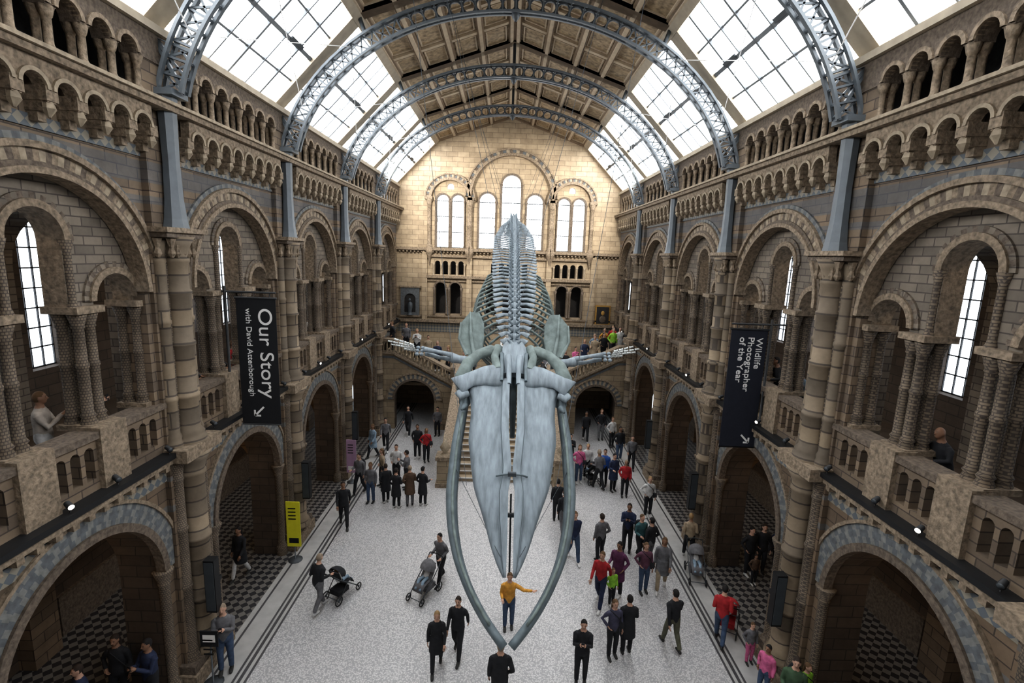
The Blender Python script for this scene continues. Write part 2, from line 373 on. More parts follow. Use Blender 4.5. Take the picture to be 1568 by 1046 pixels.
# ------------------------------------------------------------------ roof trusses
def el(a,b,t,y): return Vector((a*math.cos(t),y,12.0+b*math.sin(t)))
for y in piers:
    t=MB(); N=48
    A1,B1,A2,B2=6.62,5.0,7.08,5.45
    TH0=math.radians(10.5); TH=lambda k:TH0+(pi-2*TH0)*k/N
    for a,b in ((A1,B1),(A2,B2)):
        for dy in (-.1,.1):
            t.tube([el(a,b,TH(k),y+dy) for k in range(N+1)],[(.045,.06)]*(N+1),4,'metal',up=(0,1,0),sm=False)
    for k in range(N):
        t0=TH(k); t1=TH(k+1)
        i0,i1,o0,o1=el(A1,B1,t0,y),el(A1,B1,t1,y),el(A2,B2,t0,y),el(A2,B2,t1,y)
        t.tube([i0,o0],[(.03,.08)]*2,4,'metal',up=(0,1,0),sm=False)
        if 14<k<33:
            c=(i0+i1+o0+o1)/4; r=(o0-i0).length*.42
            e1=(o0-i0).normalized(); e2=(i1-i0).normalized()
            t.tube([c+e1*r*math.cos(2*pi*j/12)+e2*r*math.sin(2*pi*j/12) for j in range(12)],.035,4,'metald',up=(0,1,0),closed=True,sm=False)
        else:
            t.tube([i0,o1],.028,4,'metal',up=(0,1,0),sm=False); t.tube([i1,o0],.028,4,'metal',up=(0,1,0),sm=False)
    for sg in (-1,1):
        t.tube([(sg*6.5,y,12.95),(sg*7.05,y,13.95),(sg*6.3,y,13.7)],.05,4,'metal',up=(0,1,0),sm=False)
        t.tube([(sg*7.0,y,12.9),(sg*7.1,y,14.0)],.08,4,'metal',up=(0,1,0),sm=False)
        t.tube([(sg*6.75,y,13.6),(sg*7.12,y,14.1)],.05,4,'metal',up=(0,1,0),sm=False)
        t.tube([(sg*4.4,y,16.25),(sg*4.62,y,16.85)],.06,6,'metal')
    t.tube([(0,y,17.0),(0,y,18.4)],.06,6,'metald'); t.lathe(0,y,[(.02,16.75),(.1,16.85),(.13,16.95),(.06,17.05)],8,'metald')
    t.obj('roof_truss')
t=MB()
for y0,y1 in zip(piers[1:],piers[2:]):
    for sg in (-1,1):
        t.tube([(sg*6.3,y0,14.0),(sg*4.8,y1,15.9)],.012,4,'white'); t.tube([(sg*6.3,y1,14.0),(sg*4.8,y0,15.9)],.012,4,'white')
t.obj('roof_tie_rods')
# ------------------------------------------------------------------ skylights
wn=1
X0,Z0,X1,Z1=7.3,14.08,4.6,16.85
dv=Vector((X1-X0,0,Z1-Z0)); nl=Vector((-(Z1-Z0),0,X1-X0)).normalized()
for side in (-1,1):
    for a,b in zip(edges,edges[1:]):
        s=MB()
        def Q(y,tt,o,side=side):
            x=X0+dv.x*tt+nl.x*o; z=Z0+dv.z*tt+nl.z*o
            return (side*x,y,z)
        def qb(y0,y1,t0,t1,o0,o1,mat): s.box(y0,y1,t0,t1,o0,o1,mat,lambda y,tt,o:Q(y,tt,o))
        qb(a,b,0,1,-.06,-.03,'glass')
        qb(a,b,-.02,.07,-.04,.16,'frame'); qb(a,b,.93,1.02,-.04,.16,'frame')
        qb(a,a+.28,0,1,-.04,.14,'frame'); qb(b-.28,b,0,1,-.04,.14,'frame')
        qb(a,b,.48,.51,-.02,.07,'bar'); qb(a,b,.70,.714,-.02,.05,'bar'); qb(a,b,.27,.284,-.02,.05,'bar')
        for i in range(1,6):
            yy=a+.28+(b-a-.56)*i/6; ww=.036 if i in(1,3,5) else .02
            qb(yy-ww,yy+ww,.05,.95,-.02,.07,'bar')
        qb(a+1.0,a+1.7,.495,.525,.06,.1,'metald'); qb(b-1.7,b-1.0,.495,.525,.06,.1,'metald')
        s.obj('window_%d'%wn); wn+=1
# ceiling
c=MB()
def Rf(side):
    sl=(18.4-16.85)/4.6
    return lambda y,x,o: (side*x,y,18.4-x*sl-o)
for side in (-1,1):
    R=Rf(side)
    for a,b in zip(edges,edges[1:]):
        c.box(a,b,0,4.62,-.1,0,'panel',R)
        for x in (0.12,1.25,2.4,3.5,4.5): c.box(a,b,x-.12,x+.12,0,.10,'timber',R); c.box(a,b,x-.06,x+.06,.10,.15,'timberl',R)
        for i in range(4):
            yy=a+(b-a)*i/3; wd=.2 if i in(0,3) else .09
            c.box(yy-wd,yy+wd,0,4.62,0,.09 if wd<.15 else .15,'timberl' if wd<.15 else 'timber',R)
        for i in range(3):
            for x in (.7,1.82,2.95,4.0):
                yy=a+(b-a)*(i+.5)/3
                c.box(yy-.62,yy+.62,x-.38,x-.34,0,.05,'timberl',R); c.box(yy-.62,yy+.62,x+.34,x+.38,0,.05,'timberl',R)
                c.box(yy-.64,yy-.6,x-.38,x+.38,0,.05,'timberl',R); c.box(yy+.6,yy+.64,x-.38,x+.38,0,.05,'timberl',R)
c.obj('ceiling')
# ------------------------------------------------------------------ end wall
PE=lambda s,d,z:(s,YE+d,z)
e=MB(); O=.1
ridge=lambda x: 18.35-abs(x)*.337 if abs(x)<4.6 else max(14.1,16.85-(abs(x)-4.6)*1.02)
ops=[(O,.58,10.35,14.35,'a'),(O-1.5,.49,10.35,13.3,'a'),(O+1.5,.49,10.35,13.3,'a')]
for sg in (-1,1):
    for cx in (3.35,4.3): ops.append((O+sg*cx,.37,10.35,13.25,'a'))
    ops.append((O+sg*3.83,.2,13.95,14.1,'a'))
    for cx in (3.45,4.4): ops.append((O+sg*cx,.34,6.1,7.8,'a'))
    for i in range(4): ops.append((O+sg*(3.1+i*.5),.17,8.65,9.35,'a'))
for i in range(5): ops.append((O-1.0+i*.5,.17,8.65,9.35,'a'))
for i in range(3): ops.append((O-1.1+i*1.1,.36,6.1,7.8,'a'))
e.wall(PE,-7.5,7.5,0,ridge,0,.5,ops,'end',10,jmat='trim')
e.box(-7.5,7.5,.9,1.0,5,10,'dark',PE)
e.obj('wall_end')
tr=MB()
for cx,zs,r in ((O,13.55,2.5),(O-3.83,13.3,1.17),(O+3.83,13.3,1.17)):
    tr.ring(PE,cx,zs,r,r+.16,-.3,.05,['trim'],28); tr.ring(PE,cx,zs,r+.16,r+.34,-.2,.05,['trimd','cream','blue'],42); tr.ring(PE,cx,zs,r+.34,r+.42,-.26,.05,['trim'],28)
    for sg in (-1,1):
        x,y,_=PE(cx+sg*(r+.12),-.15,0)
        tr.lathe(x,y,[(.2,10.3),(.2,10.45),(.12,10.55),(.12,11.7),(.15,11.75),(.12,11.8),(.12,12.95),(.16,13),(.13,13.05),(.24,13.3)],10,'trim')
        tr.box(cx+sg*(r+.12)-.2,cx+sg*(r+.12)+.2,-.36,0,13.28,13.45,'trim',PE)
        tr.lathe(x,y,[(.02,9.3),(.1,9.7),(.2,9.95),(.3,10.3)],10,'trim')
for cx,h,zs in [(O,.58,14.35),(O-1.5,.49,13.3),(O+1.5,.49,13.3)]+[(O+sg*c_,.37,13.25) for sg in(-1,1) for c_ in(3.35,4.3)]+[(O+sg*c_,.34,7.8) for sg in(-1,1) for c_ in(3.45,4.4)]:
    tr.ring(PE,cx,zs,h,h+.1,-.09,.05,['trimd'],16)
    for sg in (-1,1):
        zb=10.35 if zs>10 else 6.1
        x,y,_=PE(cx+sg*(h+.06),-.04,0); tr.lathe(x,y,[(.09,zb),(.06,zb+.1),(.06,zs-.2),(.1,zs)],8,'trimd')
for sg in (-1,1):
    for i in range(5):
        x,y,_=PE(O+sg*(2.85+i*.5),-.05,0); tr.lathe(x,y,[(.09,8.6),(.055,8.7),(.055,9.2),(.1,9.35)],8,'cream')
for z0,z1,d in ((10.15,10.33,-.28),(9.75,9.87,-.14),(8.42,8.6,-.2),(8.2,8.3,-.1),(5.55,5.75,-.25),(5.9,6.0,-.1)):
    for sa,sb in ((-5.2,5.4),) if z0<10.1 and z0>8 else ((-7.1,7.1),):
        tr.box(sa,sb,d,.05,z0,z1,'trim',PE)
for i in range(60):
    x=-7+14*(i+.5)/60; tr.box(x-.05,x+.05,-.18,0,10.03,10.15,'cream',PE)
for x in (-5.3,-2.45,2.65,5.5): tr.box(x-.16,x+.16,-.18,.05,5.7,10.2,'end',PE)
tr.box(-7.1,7.1,-.03,.05,4.9,5.5,'zig',PE)
tr.obj('trim_end')
g=MB()
g.box(-3,3.2,.3,.33,10.3,15.0,'wglass',PE)
for sg in (-1,1): g.box(O+sg*3.83-1.1,O+sg*3.83+1.1,.3,.33,10.3,14.4,'wglass',PE)
for cx,h,zt in [(O,.58,14.9),(O-1.5,.49,13.8),(O+1.5,.49,13.8)]+[(O+sg*c_,.37,13.6) for sg in(-1,1) for c_ in(3.35,4.3)]:
    for j in range(1,6):
        g.box(cx-h+2*h*j/6-.009,cx-h+2*h*j/6+.009,.24,.29,10.35,zt,'metald',PE)
    z=10.35
    while z<zt: g.box(cx-h,cx+h,.24,.28,z,z+(.05 if int((z-10.35)/.32)%3==0 else .015),'metald',PE); z+=.32
g.obj('window_%d'%wn); wn+=1
n=MB()
n.wall(PE,-6.85,-5.65,5.95,7.75,-.12,-.01,[(-6.25,.36,6.15,7.0,'a')],'blue',12,jmat='trimd')
n.box(-6.7,-5.8,-.03,-.01,6.1,7.5,'dark',PE)
n.box(-6.95,-5.55,-.18,0,7.75,7.85,'trim',PE); n.box(-6.95,-5.55,-.2,0,5.86,5.96,'trim',PE)
n.tube([PE(-6.25,-.2,6.0),PE(-6.25,-.2,6.2),PE(-6.23,-.2,6.5),PE(-6.23,-.2,6.75),PE(-6.25,-.22,6.85)],[.2,.12,.17,.15,.05],10,'metald',up=(0,1,0))
n.ellip(PE(-6.25,-.22,6.95),(.09,.1,.12),'metald'); n.obj('niche_statue')
n=MB()
n.box(5.8,6.8,-.1,-.01,5.7,7.0,'gold',PE); n.box(5.9,6.7,-.12,-.09,5.8,6.9,'dark',PE)
n.ellip(PE(6.3,-.12,6.5),(.12,.03,.15),'gold'); n.ellip(PE(6.3,-.12,6.1),(.22,.03,.22),'trimd'); n.obj('framed_portrait')
bk=MB(); bk.box(-11.5,11.5,-5.95,-5.55,0,18.5,'outer'); bk.obj('wall_back')
# ------------------------------------------------------------------ staircase
s=MB(); YS0,YS1=20.6,26.6; ZL=2.6; n=16
for i in range(n):
    y0=YS0+(YS1-YS0)*i/n; z=ZL*(i+1)/n
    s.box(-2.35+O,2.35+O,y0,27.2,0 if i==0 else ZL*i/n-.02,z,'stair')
    s.box(-2.35+O,2.35+O,y0-.03,y0+.05,z-.03,z+.005,'pale')
for sg in (-1,1):
    PP=lambda a,d,z,sg=sg:(O+sg*(2.35+d),a,z)
    slope=lambda y:.15+ZL*max(0,(y-YS0))/(YS1-YS0)
    s.wall(PP,YS0-.1,27.2,0,lambda y:slope(y)+.2,0,.4,[],'stair')
    s.wall(PP,YS0-.1,27.2,lambda y:slope(y)+.82,lambda y:slope(y)+.98,-.06,.46,[],'trim')
    for i in range(17):
        y=YS0+.25+i*.38; x,yy,_=PP(y,.2,0)
        s.lathe(x,yy,[(.11,slope(y)+.18),(.06,slope(y)+.3),(.08,slope(y)+.5),(.06,slope(y)+.7),(.11,slope(y)+.84)],8,'cream')
    s.box(YS0-.65,YS0-.05,-.12,.52,0,1.25,'stair',PP); s.box(YS0-.72,YS0+.02,-.18,.58,1.25,1.4,'trim',PP); s.box(YS0-.72,YS0+.02,-.18,.58,0,.2,'trim',PP)
    x,yy,_=PP(YS0-.35,.2,0); s.lathe(x,yy,[(.2,1.4),(.1,1.5),(.24,1.72),(.1,1.95),(.02,2.1)],10,'cream')
    PF=lambda a,d,z,sg=sg:(O+sg*a,27.0+d,z)
    fl=lambda a: ZL+(4.35-ZL)*min(1,max(0,(a-2.9)/3.4))
    s.wall(PF,2.75,7.0,0,lambda a:fl(a)+.1,0,.5,[(5.15,1.12,0,1.75,'a')],'stair',18,jmat='outer')
    s.ring(PF,5.15,1.75,1.12,1.24,-.08,.05,['trimd'],22); s.ring(PF,5.15,1.75,1.24,1.5,-.05,.05,['blue','cream'],34); s.ring(PF,5.15,1.75,1.5,1.58,-.1,.05,['trim'],22)
    s.wall(PF,2.75,7.0,lambda a:fl(a)+.72,lambda a:fl(a)+.86,-.12,.42,[],'trim')
    s.wall(PF,2.75,7.0,lambda a:fl(a)+.02,lambda a:fl(a)+.14,-.12,.42,[],'trim')
    s.wall(PF,2.75,7.0,lambda a:fl(a)-.22,lambda a:fl(a)-.1,-.03,.1,[],'blue')
    for i in range(21):
        a=2.9+i*.2; x,yy,_=PF(a,.12,0)
        s.lathe(x,yy,[(.08,fl(a)+.1),(.045,fl(a)+.2),(.06,fl(a)+.42),(.045,fl(a)+.62),(.08,fl(a)+.74)],6,'cream')
    s.box(2.45,3.05,-.2,.5,0,3.7,'stair',PF); s.box(2.4,3.1,-.26,.55,3.6,3.75,'trim',PF)
    for i in range(11):
        a0=2.9+3.4*i/11; s.box(a0,7.0,.4,4.95,ZL+(4.35-ZL)*i/11-.1,ZL+(4.35-ZL)*(i+1)/11,'stair',PF)
s.box(-3,3.2,27.0,YE-.02,ZL-.2,ZL,'stair')
s.obj('staircase')
st=MB(); cx,cy=.1,29.2
st.box(cx-.7,cx+.7,cy-.8,cy+.8,2.6,3.9,'cream'); st.box(cx-.8,cx+.8,cy-.9,cy+.9,2.6,2.8,'trim'); st.box(cx-.78,cx+.78,cy-.88,cy+.88,3.8,3.95,'trim')
st.box(cx-.4,cx+.4,cy-.1,cy+.5,3.95,4.4,'white')
st.tube([(cx,cy+.15,4.35),(cx,cy+.15,4.7),(cx,cy+.1,5.0),(cx,cy+.08,5.15)],[(.28,.22),(.24,.2),(.27,.2),(.08,.08)],12,'white',up=(0,1,0))
for sg in (-1,1):
    st.tube([(cx+sg*.14,cy+.1,4.45),(cx+sg*.18,cy-.42,4.45),(cx+sg*.18,cy-.45,4.0),(cx+sg*.18,cy-.62,3.99)],[.13,.11,.08,.06],10,'white',up=(1,0,0))
    st.tube([(cx+sg*.28,cy+.1,4.95),(cx+sg*.36,cy,4.65),(cx+sg*.2,cy-.3,4.6)],[.09,.07,.05],8,'white')
st.ellip((cx,cy+.03,5.3),(.12,.14,.17),'white'); st.obj('seated_statue')
# ------------------------------------------------------------------ whale skeleton
w=MB(); WX=.24
def V(x,y,z): return Vector((WX+x,y,z))
B=(11.95,6.9); A=Vector((0,-.653,-.757)); Nn=Vector((0,-.757,.653)); Ls=4.44
def interp(tab,t):
    for (a,va),(b,vb) in zip(tab,tab[1:]):
        if t<=b: 
            f=(t-a)/(b-a) if b>a else 0; f=max(0,f); return va+(vb-va)*f
    return tab[-1][1]
wid=[(0,1.0),(.04,1.16),(.08,1.10),(.13,1.04),(.2,1.02),(.38,1.0),(.5,.93),(.6,.82),(.75,.60),(.88,.38),(.96,.24),(1,.15)]
gap=[(0,.09),(.1,.095),(.3,.09),(.40,.055),(.5,.012),(.56,.02),(.62,.07),(.8,.065),(1,.07)]
for sg in (-1,1):
    NS=40; secs=[]
    for i in range(NS+1):
        t=i/NS; W_=interp(wid,t)+.012*math.sin(t*23); g_=interp(gap,t); c0=V(0,*B)+A*Ls*t+Nn*(.22*math.sin(pi*t)); sc=.35+.65*(1-t)
        r=min(.16,W_*.25)
        pts=[(g_,.02),(g_,.13),(g_+r*.55,.19),(g_+r*1.1,.15),(g_+r*1.2,.05),(g_+r*1.45,.02),(g_+(W_-g_)*.4,.0),(g_+(W_-g_)*.62,.055),(W_*.88,.01),(W_,-.12),(W_*.95,-.2),(W_*.5,-.12),(g_+.02,-.16)]
        secs.append([c0+Vector((sg*x,0,0))+Nn*(n_*sc) for x,n_ in pts])
    m_=len(secs[0]); vs=[p for q in secs for p in q]; fs=[]; fd=[]
    for i in range(NS):
        for k in range(m_):
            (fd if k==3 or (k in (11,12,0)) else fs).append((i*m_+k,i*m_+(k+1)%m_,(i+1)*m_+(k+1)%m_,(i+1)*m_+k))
    fs.append(tuple(range(m_))); fs.append(tuple(range(NS*m_,NS*m_+m_)))
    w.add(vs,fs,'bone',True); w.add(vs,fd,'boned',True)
    w.tube([V(sg*.30,12.05,7.02),V(sg*.7,11.97,7.02),V(sg*1.05,11.87,6.95),V(sg*1.22,11.82,6.88),V(sg*1.38,11.74,6.78)],[(.34,.13),(.27,.11),(.20,.09),(.22,.09),(.29,.07)],14,'bone',up=Nn)
    w.tube([V(sg*1.08,11.62,6.66),V(sg*1.26,11.58,6.60),V(sg*1.37,11.66,6.68)],[(.07,.05),(.12,.06),(.09,.05)],8,'bone',up=Nn)
    w.tube([V(sg*.35,12.75,7.42),V(sg*.62,12.68,7.53),V(sg*.92,12.5,7.45),V(sg*1.17,12.28,7.25),V(sg*1.30,12.05,6.98),V(sg*1.27,11.92,6.68),V(sg*1.2,11.9,6.5)],[(.2,.17),(.17,.15),(.14,.13),(.17,.15),(.18,.16),(.15,.14),(.1,.1)],12,'boneg')
    w.tube([V(sg*.40,12.15,7.15),V(sg*.5,12.4,7.42),V(sg*.42,12.75,7.6)],[.13,.10,.12],10,'boneg')
    w.tube([V(sg*.12,11.75,6.88),V(sg*.12,12.05,7.17),V(sg*.15,12.38,7.46)],[(.06,.07),(.07,.09),(.08,.07)],10,'bone')
    w.tube([V(sg*.3,11.8,6.95),V(sg*.3,12.1,7.2),V(sg*.32,12.5,7.5)],[(.04,.05),(.05,.06),(.05,.05)],8,'boned')
    mt=[(0,1.18),(.04,1.20),(.23,1.31),(.43,1.34),(.56,1.26),(.685,1.09),(.8,.82),(.908,.47),(.97,.2),(1,.07)]
    pts=[];rad=[]
    for i in range(41):
        t=i/40; x=interp(mt,t)
        pts.append(V(sg*x,12.0-3.6*t-.12*math.sin(pi*t),6.55-4.05*t-.12*math.sin(pi*t)))
        rad.append((.105+.035*math.sin(pi*min(1,t*1.3))-.015*t,.19-.05*t))
    for _ in range(3): pts=[pts[0]]+[(pts[i-1]+pts[i]*2+pts[i+1])/4 for i in range(1,40)]+[pts[40]]
    pp=pts
    w.tube(pp,rad,12,'boned',up=Nn)
    w.tube([p+Nn*.17+Vector((-sg*.03,0,0)) for p in pp[4:38]],[(.035,.03)]*34,6,'boneg',up=Nn)
    w.tube([pp[0]+Vector((0,.1,.1)),pp[0],pp[2]],[.14,.18,.14],10,'boned')
    w.tube([pp[3],pp[3]+Nn*.25+Vector((sg*-.05,0,0)),pp[4]+Nn*.32],[.11,.07,.03],8,'boned')
    fan=[(1.0,12.75,7.2),(1.22,12.85,7.35),(1.44,13.05,7.75),(1.42,13.25,8.15),(1.2,13.5,8.42),(.98,13.6,8.4),(.84,13.55,8.1),(.82,13.3,7.75),(.86,12.95,7.35)]
    f0=[V(sg*x,y,z) for x,y,z in fan]; off=Vector((sg*.5,-.7,.3)).normalized()*.05
    vs=f0+[p+off for p in f0]; k=len(f0)
    cmid=sum(f0,Vector())/k+off*2.2; vs.append(cmid)
    w.add(vs,[tuple(range(k))]+[(i,(i+1)%k,k+(i+1)%k,k+i) for i in range(k)]+[(k+i,k+(i+1)%k,2*k) for i in range(k)],'boneg',False)
    w.tube([f0[0]+off,cmid+off,f0[4]+off],[.06,.04,.02],6,'boneg')
    w.tube([f0[1]+off,f0[2]+off*1.4,f0[3]+off],[.05,.035,.03],6,'boneg')
    w.tube([V(sg*1.0,12.75,7.22),V(sg*1.15,12.75,7.2),V(sg*1.45,12.8,7.24),V(sg*1.62,12.85,7.26)],[.17,.13,.11,.14],10,'bone')
    for j,dz in ((0,.07),(1,-.07)):
        w.tube([V(sg*1.62,12.85+j*.12,7.26+dz),V(sg*2.0,12.95+j*.14,7.3+dz*1.3),V(sg*2.4,13.05+j*.16,7.36+dz)],[.075,.05,.075],8,'bone')
    for a_ in range(3):
        for b_ in range(2): w.ellip(V(sg*(2.48+b_*.13),13.02+a_*.1,7.30+a_*.07),(.06,.05,.05),'bone',8,6)
    for j in range(4):
        ln=[4,5,5,3][j]
        for q_ in range(ln):
            f=q_/5; fn=(q_+.82)/5
            def fp(f_): return V(sg*(2.7+.75*f_*(1-.12*abs(j-1.3))),13.0+j*.11+f_*(j-1.2)*.12,7.44+(1.5-j)*.07*(1+f_)+.12*f_)
            w.tube([fp(f),(fp(f)+fp(fn))/2,fp(fn)],[.045-.02*f,.028-.01*f,.04-.02*f],6,'ivory')
w.tube([V(0,12.1,7.0),V(0,12.4,7.22),V(0,12.72,7.5),V(0,12.98,7.62)],[(.38,.14),(.42,.2),(.36,.26),(.28,.2)],16,'bone',up=(0,-.7,.7))
w.tube([V(0,11.1,5.75),V(0,11.8,6.5),V(0,12.2,6.9)],[(.06,.05),(.1,.08),(.1,.1)],8,'boned')
w.box(WX-.09,WX+.09,10.0,10.08,5.28,5.36,'metald')
for sg in (-1,1): w.tube([V(sg*.02,10.02,5.33),V(sg*.2,10.06,5.30),V(sg*.34,10.14,5.22)],.022,6,'boned')
w.box(WX-.1,WX+.1,9.78,9.84,4.45,4.53,'metald'); 
w.tube([V(0,10.25,4.75),V(0,9.2,3.55)],[.022,.022],6,'metald')
path=[(12.9,7.6),(13.8,8.05),(15,8.6),(16.5,9.2),(18,9.7),(20,10.3),(22,10.8),(25,11.45),(28.2,12.1)]
cum=[0]
for a,b in zip(path,path[1:]): cum.append(cum[-1]+math.dist(a,b))
def sp(d):
    for i in range(len(path)-1):
        if d<=cum[i+1]: f=(d-cum[i])/(cum[i+1]-cum[i]); return V(0,path[i][0]+(path[i+1][0]-path[i][0])*f,path[i][1]+(path[i+1][1]-path[i][1])*f)
    return V(0,*path[-1])
nv=50; tot=cum[-1]
for i in range(nv):
    d=tot*(i/(nv-1))**1.02; f=i/(nv-1); p=sp(d); T=(sp(min(tot,d+.2))-sp(max(0,d-.2))).normalized(); U=Vector((1,0,0)).cross(T)
    if U.z<0: U=-U
    r=.16+.05*math.sin(pi*f) -.1*max(0,f-.7)/.3
    w.tube([p-T*.12,p-T*.07,p+T*.07,p+T*.12],[r,r*.88,r*.88,r],12,'bone')
    Lp=interp([(0,.28),(.06,.45),(.15,.62),(.35,.80),(.6,.84),(.8,.58),(.92,.2),(1,.04)],f)
    H=interp([(0,.2),(.06,.34),(.2,.5),(.5,.62),(.7,.5),(.88,.2),(1,.05)],f)
    for sg in (-1,1):
        w.tube([p+Vector((sg*r*.7,0,0)),p+Vector((sg*Lp*.6,0,0))-T*.06+U*.06,p+Vector((sg*Lp,0,0))-T*.14+U*.03],[(.09,.035),(.075,.025),(.12,.025)],6,'bone',up=U)
        w.tube([p+U*r*.6+Vector((sg*.06,0,0)),p+U*(r+.18)+Vector((sg*.17,0,0))-T*.16],[.045,.03],5,'bone')
    w.tube([p+U*r*.7,p+U*(r+H*.5)+T*.05,p+U*(r+H)+T*.12],[(.045,.09),(.03,.08),(.045,.1)],6,'bone',up=T)
    if f>.55 and f<.9: w.tube([p-U*r,p-U*(r+.3*(1-f)*2)],[(.05,.05),(.03,.06)],5,'boneg',up=T)
    if 1<i<17:
        k=(i-2)/14; Wd=interp([(0,.75),(.15,1.1),(.4,1.3),(.7,1.25),(1,1.05)],k); D=interp([(0,1.0),(.3,1.9),(.7,2.1),(1,1.5)],k)
        for sg in (-1,1):
            P_=[(.2,0.0,0),(.55*Wd,-.1,.02),(.88*Wd,-.32,.08),(Wd,-.65,.18),(Wd*1.0,-.6*D,.32),(.86*Wd,-.8*D,.48),(.62*Wd,-D,.62)]
            w.tube([p+Vector((sg*x,dy,z)) for x,z,dy in P_],[(.03,.045),(.035,.045),(.04,.05),(.045,.045),(.045,.045),(.04,.04),(.03,.03)],6,'boneg',up=(0,1,0))
for d in (1.0,4.5,8.0,12.0):
    p=sp(d)
    for sg in (-1,1): w.tube([p,(WX+sg*2.2,p.y+.5,17.4)],.007,4,'metald')
for sg in (-1,1):
    w.tube([V(sg*1.0,10.3,4.9),(WX+sg*2.5,10.5,17.1)],.006,4,'metald'); w.tube([V(sg*.2,9.2,3.9),V(sg*1.3,10.6,5.2)],.006,4,'metald')
w.obj('whale_skeleton')
# ------------------------------------------------------------------ banners and signs
def text_mesh(body):
    cu=bpy.data.curves.new('t','FONT'); cu.body=body; ob=bpy.data.objects.new('t',cu); bpy.context.scene.collection.objects.link(ob)
    dg=bpy.context.evaluated_depsgraph_get(); dg.update(); me=bpy.data.meshes.new_from_object(ob.evaluated_get(dg))
    vs=[v.co.copy() for v in me.vertices]; fs=[tuple(p.vertices) for p in me.polygons]
    bpy.data.objects.remove(ob); bpy.data.meshes.remove(me)
    return vs,fs
def vtext(mb,body,zt,length,xb,h,y,mat='white'):
    vs,fs=text_mesh(body)
    x0=min(v.x for v in vs); x1=max(v.x for v in vs); sc=length/(x1-x0)
    hh=.73; 
    for dx in (0,.012): mb.add([(xb+dx+v.y*h/hh,y-dx*.1,zt-(v.x-x0)*sc) for v in vs],fs,mat)
def arrow(mb,cx,cz,s_,dx,y):
    def bar(a,b,wd):
        a=Vector(a);b=Vector(b);d=(b-a).normalized();n_=Vector((-d.y,d.x))*wd
        q=[a+n_,a-n_,b-n_,b+n_]; mb.add([(p.x,y,p.y) for p in q],[(0,1,2,3)],'white')
    tip=(cx+dx*s_,cz-s_)
    bar((cx-dx*s_,cz+s_),tip,.025); bar(tip,(tip[0]-dx*s_*1.3,tip[1]),.025); bar((tip[0],tip[1]),(tip[0],tip[1]+s_*1.3),.025)
def banner(x0,x1,y,z0,z1,matn,side):
    b=MB(); b.box(x0,x1,y-.008,y+.008,z0,z1,matn)
    b.tube([(x0-.03,y,z1+.02),(x1+.03,y,z1+.02)],.03,8,'black'); b.tube([(x0-.01,y,z0),(x1+.01,y,z0)],.02,8,'black')
    wx=side*(HW+.1)
    b.tube([(wx+side*.3,y+.02,z1+.16),(x1 if side<0 else x0,y+.02,z1+.16)],.028,8,'black')
    b.tube([(side*(HW-.02),y+.02,5.62),(side*(HW-.02),y+.02,z1+.3)],.035,8,'black')
    for xx in (x0+.15,x1-.15): b.tube([(xx,y,z1),(xx,y+.02,z1+.18)],.012,6,'black')
    return b
b=banner(-6.85,-5.85,12.5,5.38,8.70,'bannerk',-1)
vtext(b,"Our Story",8.45,2.35,-6.30,.36,12.488); vtext(b,"with David Attenborough",8.45,2.3,-6.62,.14,12.488); arrow(b,-6.4,5.74,.12,-1,12.488)
b.obj('hanging_banner')
b=banner(6.06,7.04,13.0,4.95,8.25,'bannern',1)
vtext(b,"Wildlife",8.05,.85,6.76,.17,12.988); vtext(b,"Photographer",8.05,1.5,6.53,.17,12.988); vtext(b,"of the Year",8.05,1.25,6.30,.17,12.988); arrow(b,6.75,5.2,.11,1,12.988)
b.obj('hanging_banner')
def sign(x,y,z0,z1,wd,matn,name='sign_stand'):
    b=MB(); b.box(-wd/2,wd/2,-.012,.012,z0,z1,matn)
    b.tube([(0,.03,0.02),(0,.03,z1-.1)],.018,8,'metald'); b.lathe(0,.03,[(.22,0),(.22,.02),(.03,.04)],16,'metald')
    for i in range(4): b.box(-wd*.35,wd*.2,-.016,-.011,z1-.25-i*.12,z1-.21-i*.12,'black')
    b.box(-wd*.35,wd*.35,-.016,-.011,z0+.12,z0+.3,'black' if matn=='yellow' else 'white')
    b.obj(name,(x,y,0))
sign(-6.6,14.6,.5,2.05,.44,'yellow'); sign(-6.5,20.2,.45,1.95,.42,'purple'); 
sign(-6.5,9.9,1.0,1.4,.4,'bannerk')
def speaker(x,y,side):
    b=MB(); b.box(-.12,.12,-.1,.1,-.65,.65,'black'); b.box(-.1,.1,-.115,-.1,-.6,.6,'metald'); b.box(-.04,.04,.1,.3,-.05,.05,'black')
    b.obj('column_loudspeaker',(x,y,2.35))
for y in piers[2:5]:
    for sd in (-1,1): speaker(sd*6.52,y-.3,sd)
sl=MB()
for side in (-1,1):
    for a,b_ in zip(edges[2:],edges[3:]):
        for k in range(4):
            y=a+.9+k*(b_-a-1.8)/3+(.2 if k%2 else 0); x=side*(HW-.2)
            sl.tube([(x,y,5.66),(x,y,5.76)],.012,6,'black'); sl.tube([(x+side*.07,y+.03,5.80),(x-side*.06,y-.04,5.77)],[.045,.055],10,'black')
            sl.tube([(x-side*.06,y-.04,5.77),(x-side*.064,y-.042,5.769)],.045,10,'lamp' if k==1 else 'metald')
sl.obj('gallery_spotlights')
